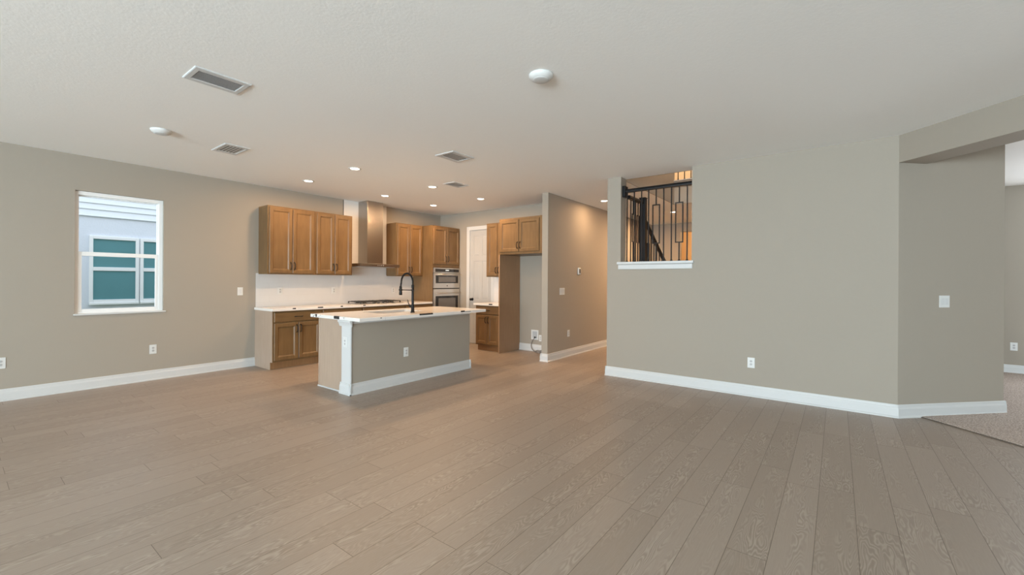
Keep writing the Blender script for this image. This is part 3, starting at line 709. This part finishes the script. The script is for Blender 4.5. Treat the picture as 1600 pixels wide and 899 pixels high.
outlet('white outlet low on the hallway wall', (6.808, YH, 0.417), (0, -1))
outlet('white outlet in the refrigerator niche half hidden by the wall end', (K, 4.525, 0.262), (-1, 0))
switch('white triple switch on the hallway wall', (6.572, YH, 1.178), (0, -1), 3)
switch('white double switch on the angled wall by the carpet', (6.176, -0.872, 1.172), (-S2, -S2), 2)
th = thing('thermostat', 'small white rounded thermostat with dark screen on hallway wall', 'thermostat', (7.18, YH, 1.547), 0)
mb = MB(); mb.box(-0.05, 0.05, -0.024, 0, -0.065, 0.065, 0.018); mb.build('housing', M['plastic'], th)
mb = MB(); mb.box(-0.022, 0.022, -0.026, -0.023, -0.035, 0.042, 0.004); mb.build('screen', M['slot'], th)
# water supply box in the niche with its hose
wb = thing('water_supply_box', 'white framed water valve box on the refrigerator niche wall', 'valve box', (K, 4.656, 0.318), plate_frame(None, (-1, 0)))
mb = MB(); hw, hh = 0.082, 0.093
for x0, x1, z0, z1 in ((-hw, -hw+0.026, -hh, hh), (hw-0.026, hw, -hh, hh), (-hw+0.026, hw-0.026, hh-0.026, hh), (-hw+0.026, hw-0.026, -hh, -hh+0.026)): mb.box(x0, x1, -0.010, 0, z0, z1, 0.002)
mb.build('frame', M['plastic'], wb)
mb = MB(); mb.box(-hw+0.02, hw-0.02, -0.003, -0.001, -hh+0.02, hh-0.02); mb.build('back_plate', M['box_grey'], wb)
mb = MB(); mb.tube([(0.01, -0.003, -0.045), (0.01, -0.03, -0.045)], 0.009, 10); mb.tube([(0.01, -0.03, -0.03), (0.01, -0.03, -0.07)], 0.010, 10); mb.box(0.016, 0.045, -0.036, -0.026, -0.052, -0.036, 0.003); mb.build('valve', M['slot'], wb)
hp = [(K-0.031, 4.662, 0.245), (K-0.034, 4.70, 0.19), (K-0.042, 4.715, 0.12), (K-0.06, 4.69, 0.06), (K-0.075, 4.63, 0.02), (K-0.09, 4.575, 0.010), (K-0.12, 4.53, 0.010), (K-0.16, 4.50, 0.012),
      (K-0.15, 4.44, 0.013), (K-0.09, 4.43, 0.020), (K-0.05, 4.48, 0.028), (K-0.065, 4.55, 0.032), (K-0.11, 4.56, 0.032), (K-0.15, 4.52, 0.034), (K-0.13, 4.45, 0.036), (K-0.08, 4.46, 0.04)]
def smooth(pts, n=6):
    pts = [Vector(p) for p in pts]; out = []
    for i in range(len(pts)-1):
        p0, p1, p2, p3 = pts[max(i-1, 0)], pts[i], pts[i+1], pts[min(i+2, len(pts)-1)]
        for k in range(n):
            t = k/n; out.append(0.5*((2*p1)+(p2-p0)*t+(2*p0-5*p1+4*p2-p3)*t*t+(3*p1-p0-3*p2+p3)*t**3))
    return out + [pts[-1]]
mb = MB(); mb.tube(smooth(hp), 0.0075, 8); ho = mb.build('water_hose', M['grey_hose']); tag(ho, 'dark grey hose coiled on the floor of the refrigerator niche', 'hose')

# ------------------------------------------------------------------ ceiling fittings
def ceiling_vent(label, x0, x1, y0, y1, fx_, fy_, along_x, n, mat_back='ventdark', tilt=0.9):
    t = thing('ceiling_vent', label, 'vent', ((x0+x1)/2, (y0+y1)/2, H-0.0), 0, 'ceiling air vents')
    hx, hy = (x1-x0)/2, (y1-y0)/2; ix, iy = hx-fx_, hy-fy_
    mb = MB()
    bm = mb.bm
    q = lambda ax, ay, z: [bm.verts.new(p) for p in ((-ax, -ay, z), (ax, -ay, z), (ax, ay, z), (-ax, ay, z))]
    lp = [q(hx, hy, 0), q(hx-0.002, hy-0.002, -0.006), q(hx-0.008, hy-0.008, -0.009), q(ix+0.002, iy+0.002, -0.009), q(ix, iy, -0.007), q(ix, iy, 0)]
    lp.append(lp[0]); fs = []
    for a, b in zip(lp, lp[1:]):
        for k in range(4): fs.append(bm.faces.new((a[k], a[(k+1) % 4], b[(k+1) % 4], b[k])))
    bmesh.ops.recalc_face_normals(bm, faces=fs)
    mb.build('frame', M['trim'], t)
    mb = MB(); mb.box(-ix, ix, -iy, iy, -0.0015, 0.0); mb.build('backing', M[mat_back], t)
    for k in range(n):
        mb = MB(); bm = mb.bm
        w_ = (2*iy if along_x else 2*ix)/n; c0 = -(iy if along_x else ix) + (k+0.5)*w_
        half = w_*0.33
        prof = [(-half, -0.0085), (half, -0.0055), (half, -0.0045), (-half, -0.0075)]
        pts0 = [((-ix, c0+a, z) if along_x else (c0+a, -iy, z)) for a, z in prof]; pts1 = [((ix, c0+a, z) if along_x else (c0+a, iy, z)) for a, z in prof]
        va = [bm.verts.new(p) for p in pts0]; vb = [bm.verts.new(p) for p in pts1]
        fs = [bm.faces.new(va), bm.faces.new(vb)] + [bm.faces.new((va[i], va[(i+1) % 4], vb[(i+1) % 4], vb[i])) for i in range(4)]
        bmesh.ops.recalc_face_normals(bm, faces=fs); mb.build('slat', M['trim'], t)
    return t
ceiling_vent('large slatted white ceiling vent nearest the camera on the left', 1.045, 1.410, 3.570, 3.850, 0.038, 0.05, True, 8)
ceiling_vent('small slatted ceiling vent near the left wall', 1.838, 2.092, 5.325, 5.740, 0.028, 0.06, False, 6)
ceiling_vent('square slatted ceiling vent in the middle of the room', 3.505, 3.868, 3.510, 3.815, 0.037, 0.055, True, 5)
ceiling_vent('flush white ceiling vent over the kitchen side of the island', 4.612, 4.945, 4.590, 4.835, 0.03, 0.03, True, 6, mat_back='trim')
dm = thing('smoke_detector', 'large round white smoke detector in the middle of the ceiling', 'smoke detector', (2.593, 1.713, H), 0, 'smoke detectors')
mb = MB(); mb.lathe([(0.088, 0), (0.088, -0.010), (0.080, -0.022), (0.066, -0.032), (0.062, -0.034)], (0, 0, 0), 40); mb.build('base', M['plastic'], dm)
mb = MB(); mb.lathe([(0.061, -0.0335), (0.060, -0.0365), (0.045, -0.040), (0.01, -0.041)], (0, 0, 0), 36); mb.build('cover', M['greyslot'], dm)
sd = copy_tree(dm); sd.location = (1.300, 5.405, H); sd['label'] = 'round white smoke detector near the left wall above the window'
def can(label, x, y, power, first=[None]):
    if first[0] is None:
        t = thing('recessed_light', label, 'ceiling light', (x, y, H), 0, 'recessed ceiling lights')
        mb = MB(); mb.lathe([(0.082, 0), (0.082, -0.004), (0.066, -0.007), (0.058, -0.004), (0.058, -0.001)], (0, 0, 0), 36); mb.build('trim_ring', M['plastic'], t)
        mb = MB(); mb.lathe([(0.0575, -0.0005), (0.0575, -0.003), (0.02, -0.0032)], (0, 0, 0), 32); mb.build('lens', M['can'], t)
        first[0] = t
    else:
        t = copy_tree(first[0]); t.location = (x, y, H); t['label'] = label
    l = bpy.data.lights.new('recessed_lamp', 'AREA'); l.shape = 'DISK'; l.size = 0.11; l.energy = power; l.color = (1.0, 0.62, 0.33); l.spread = PI
    lo = bpy.data.objects.new('recessed_lamp', l); COL.objects.link(lo); lo.location = (x, y, H-0.012)
    return t
PC = 19
can('recessed light nearest the camera, over the left end of the island', 3.298, 5.145, PC)
can('recessed light above the left upper cabinets', 3.300, 6.36, PC)
can('recessed light in front of the range hood chimney', 4.675, 6.36, PC)
can('recessed light over the middle of the island', 4.672, 5.14, PC)
can('recessed light in front of the oven tower', 5.835, 6.385, PC)
can('recessed light nearest the refrigerator cabinet', 5.865, 5.17, PC)
can('recessed light over the hallway beside the stair opening', 7.333, 3.435, 12)
can('recessed light seen through the stair opening balusters', 9.344, 2.787, 100)
for nm, loc, pw_ in (('den_lamp', (12.3, 2.6, 2.7), 60), ('upper_floor_lamp', (9.4, 3.0, 5.2), 70), ('stair_lamp', (7.1, 1.9, 5.2), 140)):
    l = bpy.data.lights.new(nm, 'POINT'); l.energy = pw_; l.color = (1.0, 0.66, 0.36) if nm != 'stair_lamp' else (1, 0.86, 0.74); l.shadow_soft_size = 0.1
    o = bpy.data.objects.new(nm, l); COL.objects.link(o); o.location = loc

# ------------------------------------------------------------------ railings in the stair opening
SILL = oz + 0.034
def baluster(par, x, y, z0, z1, rect=None, shoe=True, axis='y', name='baluster'):
    mb = MB(); r = 0.0068
    if rect is None: mb.box(x-r, x+r, y-r, y+r, z0, z1)
    else:
        a, b, hw = rect
        mb.box(x-r, x+r, y-r, y+r, z0, a-r); mb.box(x-r, x+r, y-r, y+r, b+r, z1)
        if axis == 'y':
            for s in (-1, 1): mb.box(x-r, x+r, y+s*hw-r, y+s*hw+r, a+r, b-r)
            mb.box(x-r, x+r, y-hw-r, y+hw+r, a-r, a+r); mb.box(x-r, x+r, y-hw-r, y+hw+r, b-r, b+r)
        else:
            for s in (-1, 1): mb.box(x+s*hw-r, x+s*hw+r, y-r, y+r, a+r, b-r)
            mb.box(x-hw-r, x+hw+r, y-r, y+r, a-r, a+r); mb.box(x-hw-r, x+hw+r, y-r, y+r, b-r, b+r)
    if shoe: mb.lathe([(0.017, z0), (0.017, z0+0.012), (0.009, z0+0.024)], (x, y, 0), 10)
    return mb.build(name, M['black'], par)
rl = thing('opening_railing', 'black metal railing along the sill of the stair opening', 'railing', (5.885, 1.976, SILL), 0)
RZt = 2.678
mb = MB(); x = 0
mb.extrude_profile([(-0.030, RZt-SILL-0.048), (0.030, RZt-SILL-0.048), (0.034, RZt-SILL-0.030), (0.024, RZt-SILL-0.004), (0.012, RZt-SILL), (-0.012, RZt-SILL), (-0.024, RZt-SILL-0.004), (-0.034, RZt-SILL-0.030)], (0, oy0-1.976+0.001), (0, oy1-1.976-0.001), (1, 0))
mb.build('handrail', M['black'], rl)
mb = MB(); mb.box(-0.055, 0.055, oy1-1.976-0.045, oy1-1.976-0.001, RZt-SILL-0.115, RZt-SILL+0.045, 0.006); mb.build('wall_bracket', M['black'], rl)
for y, rc in ((2.400, 0), (2.295, 0), (2.190, 0), (2.090, 0), (1.985, 1), (1.882, 0), (1.779, 0), (1.678, 1), (1.576, 0)):
    baluster(rl, 0, y-1.976, 0.0, RZt-SILL-0.047, (1.886-SILL, 2.412-SILL, 0.0455) if rc else None)
# second railing: level piece to the newel, then falling with the stairs
sr = thing('stair_railing', 'black newel post and sloping stair rail behind the opening', 'railing', (6.59, 2.425, LZ), 0)
def railprof(p0, p1, name):
    mb = MB(); p0 = Vector(p0); p1 = Vector(p1); bm = mb.bm
    pr = [(-0.026, -0.05), (0.026, -0.05), (0.031, -0.03), (0.02, 0), (-0.02, 0), (-0.031, -0.03)]
    va = [bm.verts.new((p0.x, p0.y+a, p0.z+b)) for a, b in pr]; vb = [bm.verts.new((p1.x, p1.y+a, p1.z+b)) for a, b in pr]
    fs = [bm.faces.new(va), bm.faces.new(vb)] + [bm.faces.new((va[i], va[(i+1) % 6], vb[(i+1) % 6], vb[i])) for i in range(6)]
    bmesh.ops.recalc_face_normals(bm, faces=fs); return mb.build(name, M['black'], sr)
mb = MB(); mb.box(-0.045, 0.045, -0.045, 0.045, 0.0, 2.655-LZ, 0.004); mb.box(-0.052, 0.052, -0.052, 0.052, 2.655-LZ, 2.668-LZ, 0.004); mb.box(-0.055, 0.055, -0.055, 0.055, 0, 0.14, 0.006); mb.build('newel_post', M['black'], sr)
railprof((-0.60, 0, 2.612-LZ), (-0.045, 0, 2.612-LZ), 'level_rail')
slope = -0.169/0.27
railprof((0.045, 0, 2.375-LZ), (1.95, 0, 2.375-LZ+slope*1.905), 'sloping_rail')
for k in range(5):
    x = -0.505+0.095*k
    baluster(sr, x, 0, 0.0, 2.565-LZ, (1.95-LZ, 2.36-LZ, 0.035) if k in (1, 3) else None, True, 'x')
for k in range(12):
    x = 0.095+0.135*k
    step = int((x-0.05)/0.27); zb = -0.169*(step+1)
    ztop = 2.33-LZ+slope*(x-0.045)
    baluster(sr, x, 0, zb, ztop, (zb+0.32, zb+0.62, 0.04) if k % 3 == 1 else None, True, 'x')
ur = thing('landing_railing', 'black balusters of the upper floor against an amber lit wall', 'railing', (8.435, 1.86, 3.30), 0)
mb = MB(); mb.box(-0.03, 0.03, -0.655, 0.65, 0.92, 0.965, 0.008); mb.build('handrail', M['black'], ur)
for k in range(11): baluster(ur, 0, -0.60+0.117*k, 0, 0.922, None)
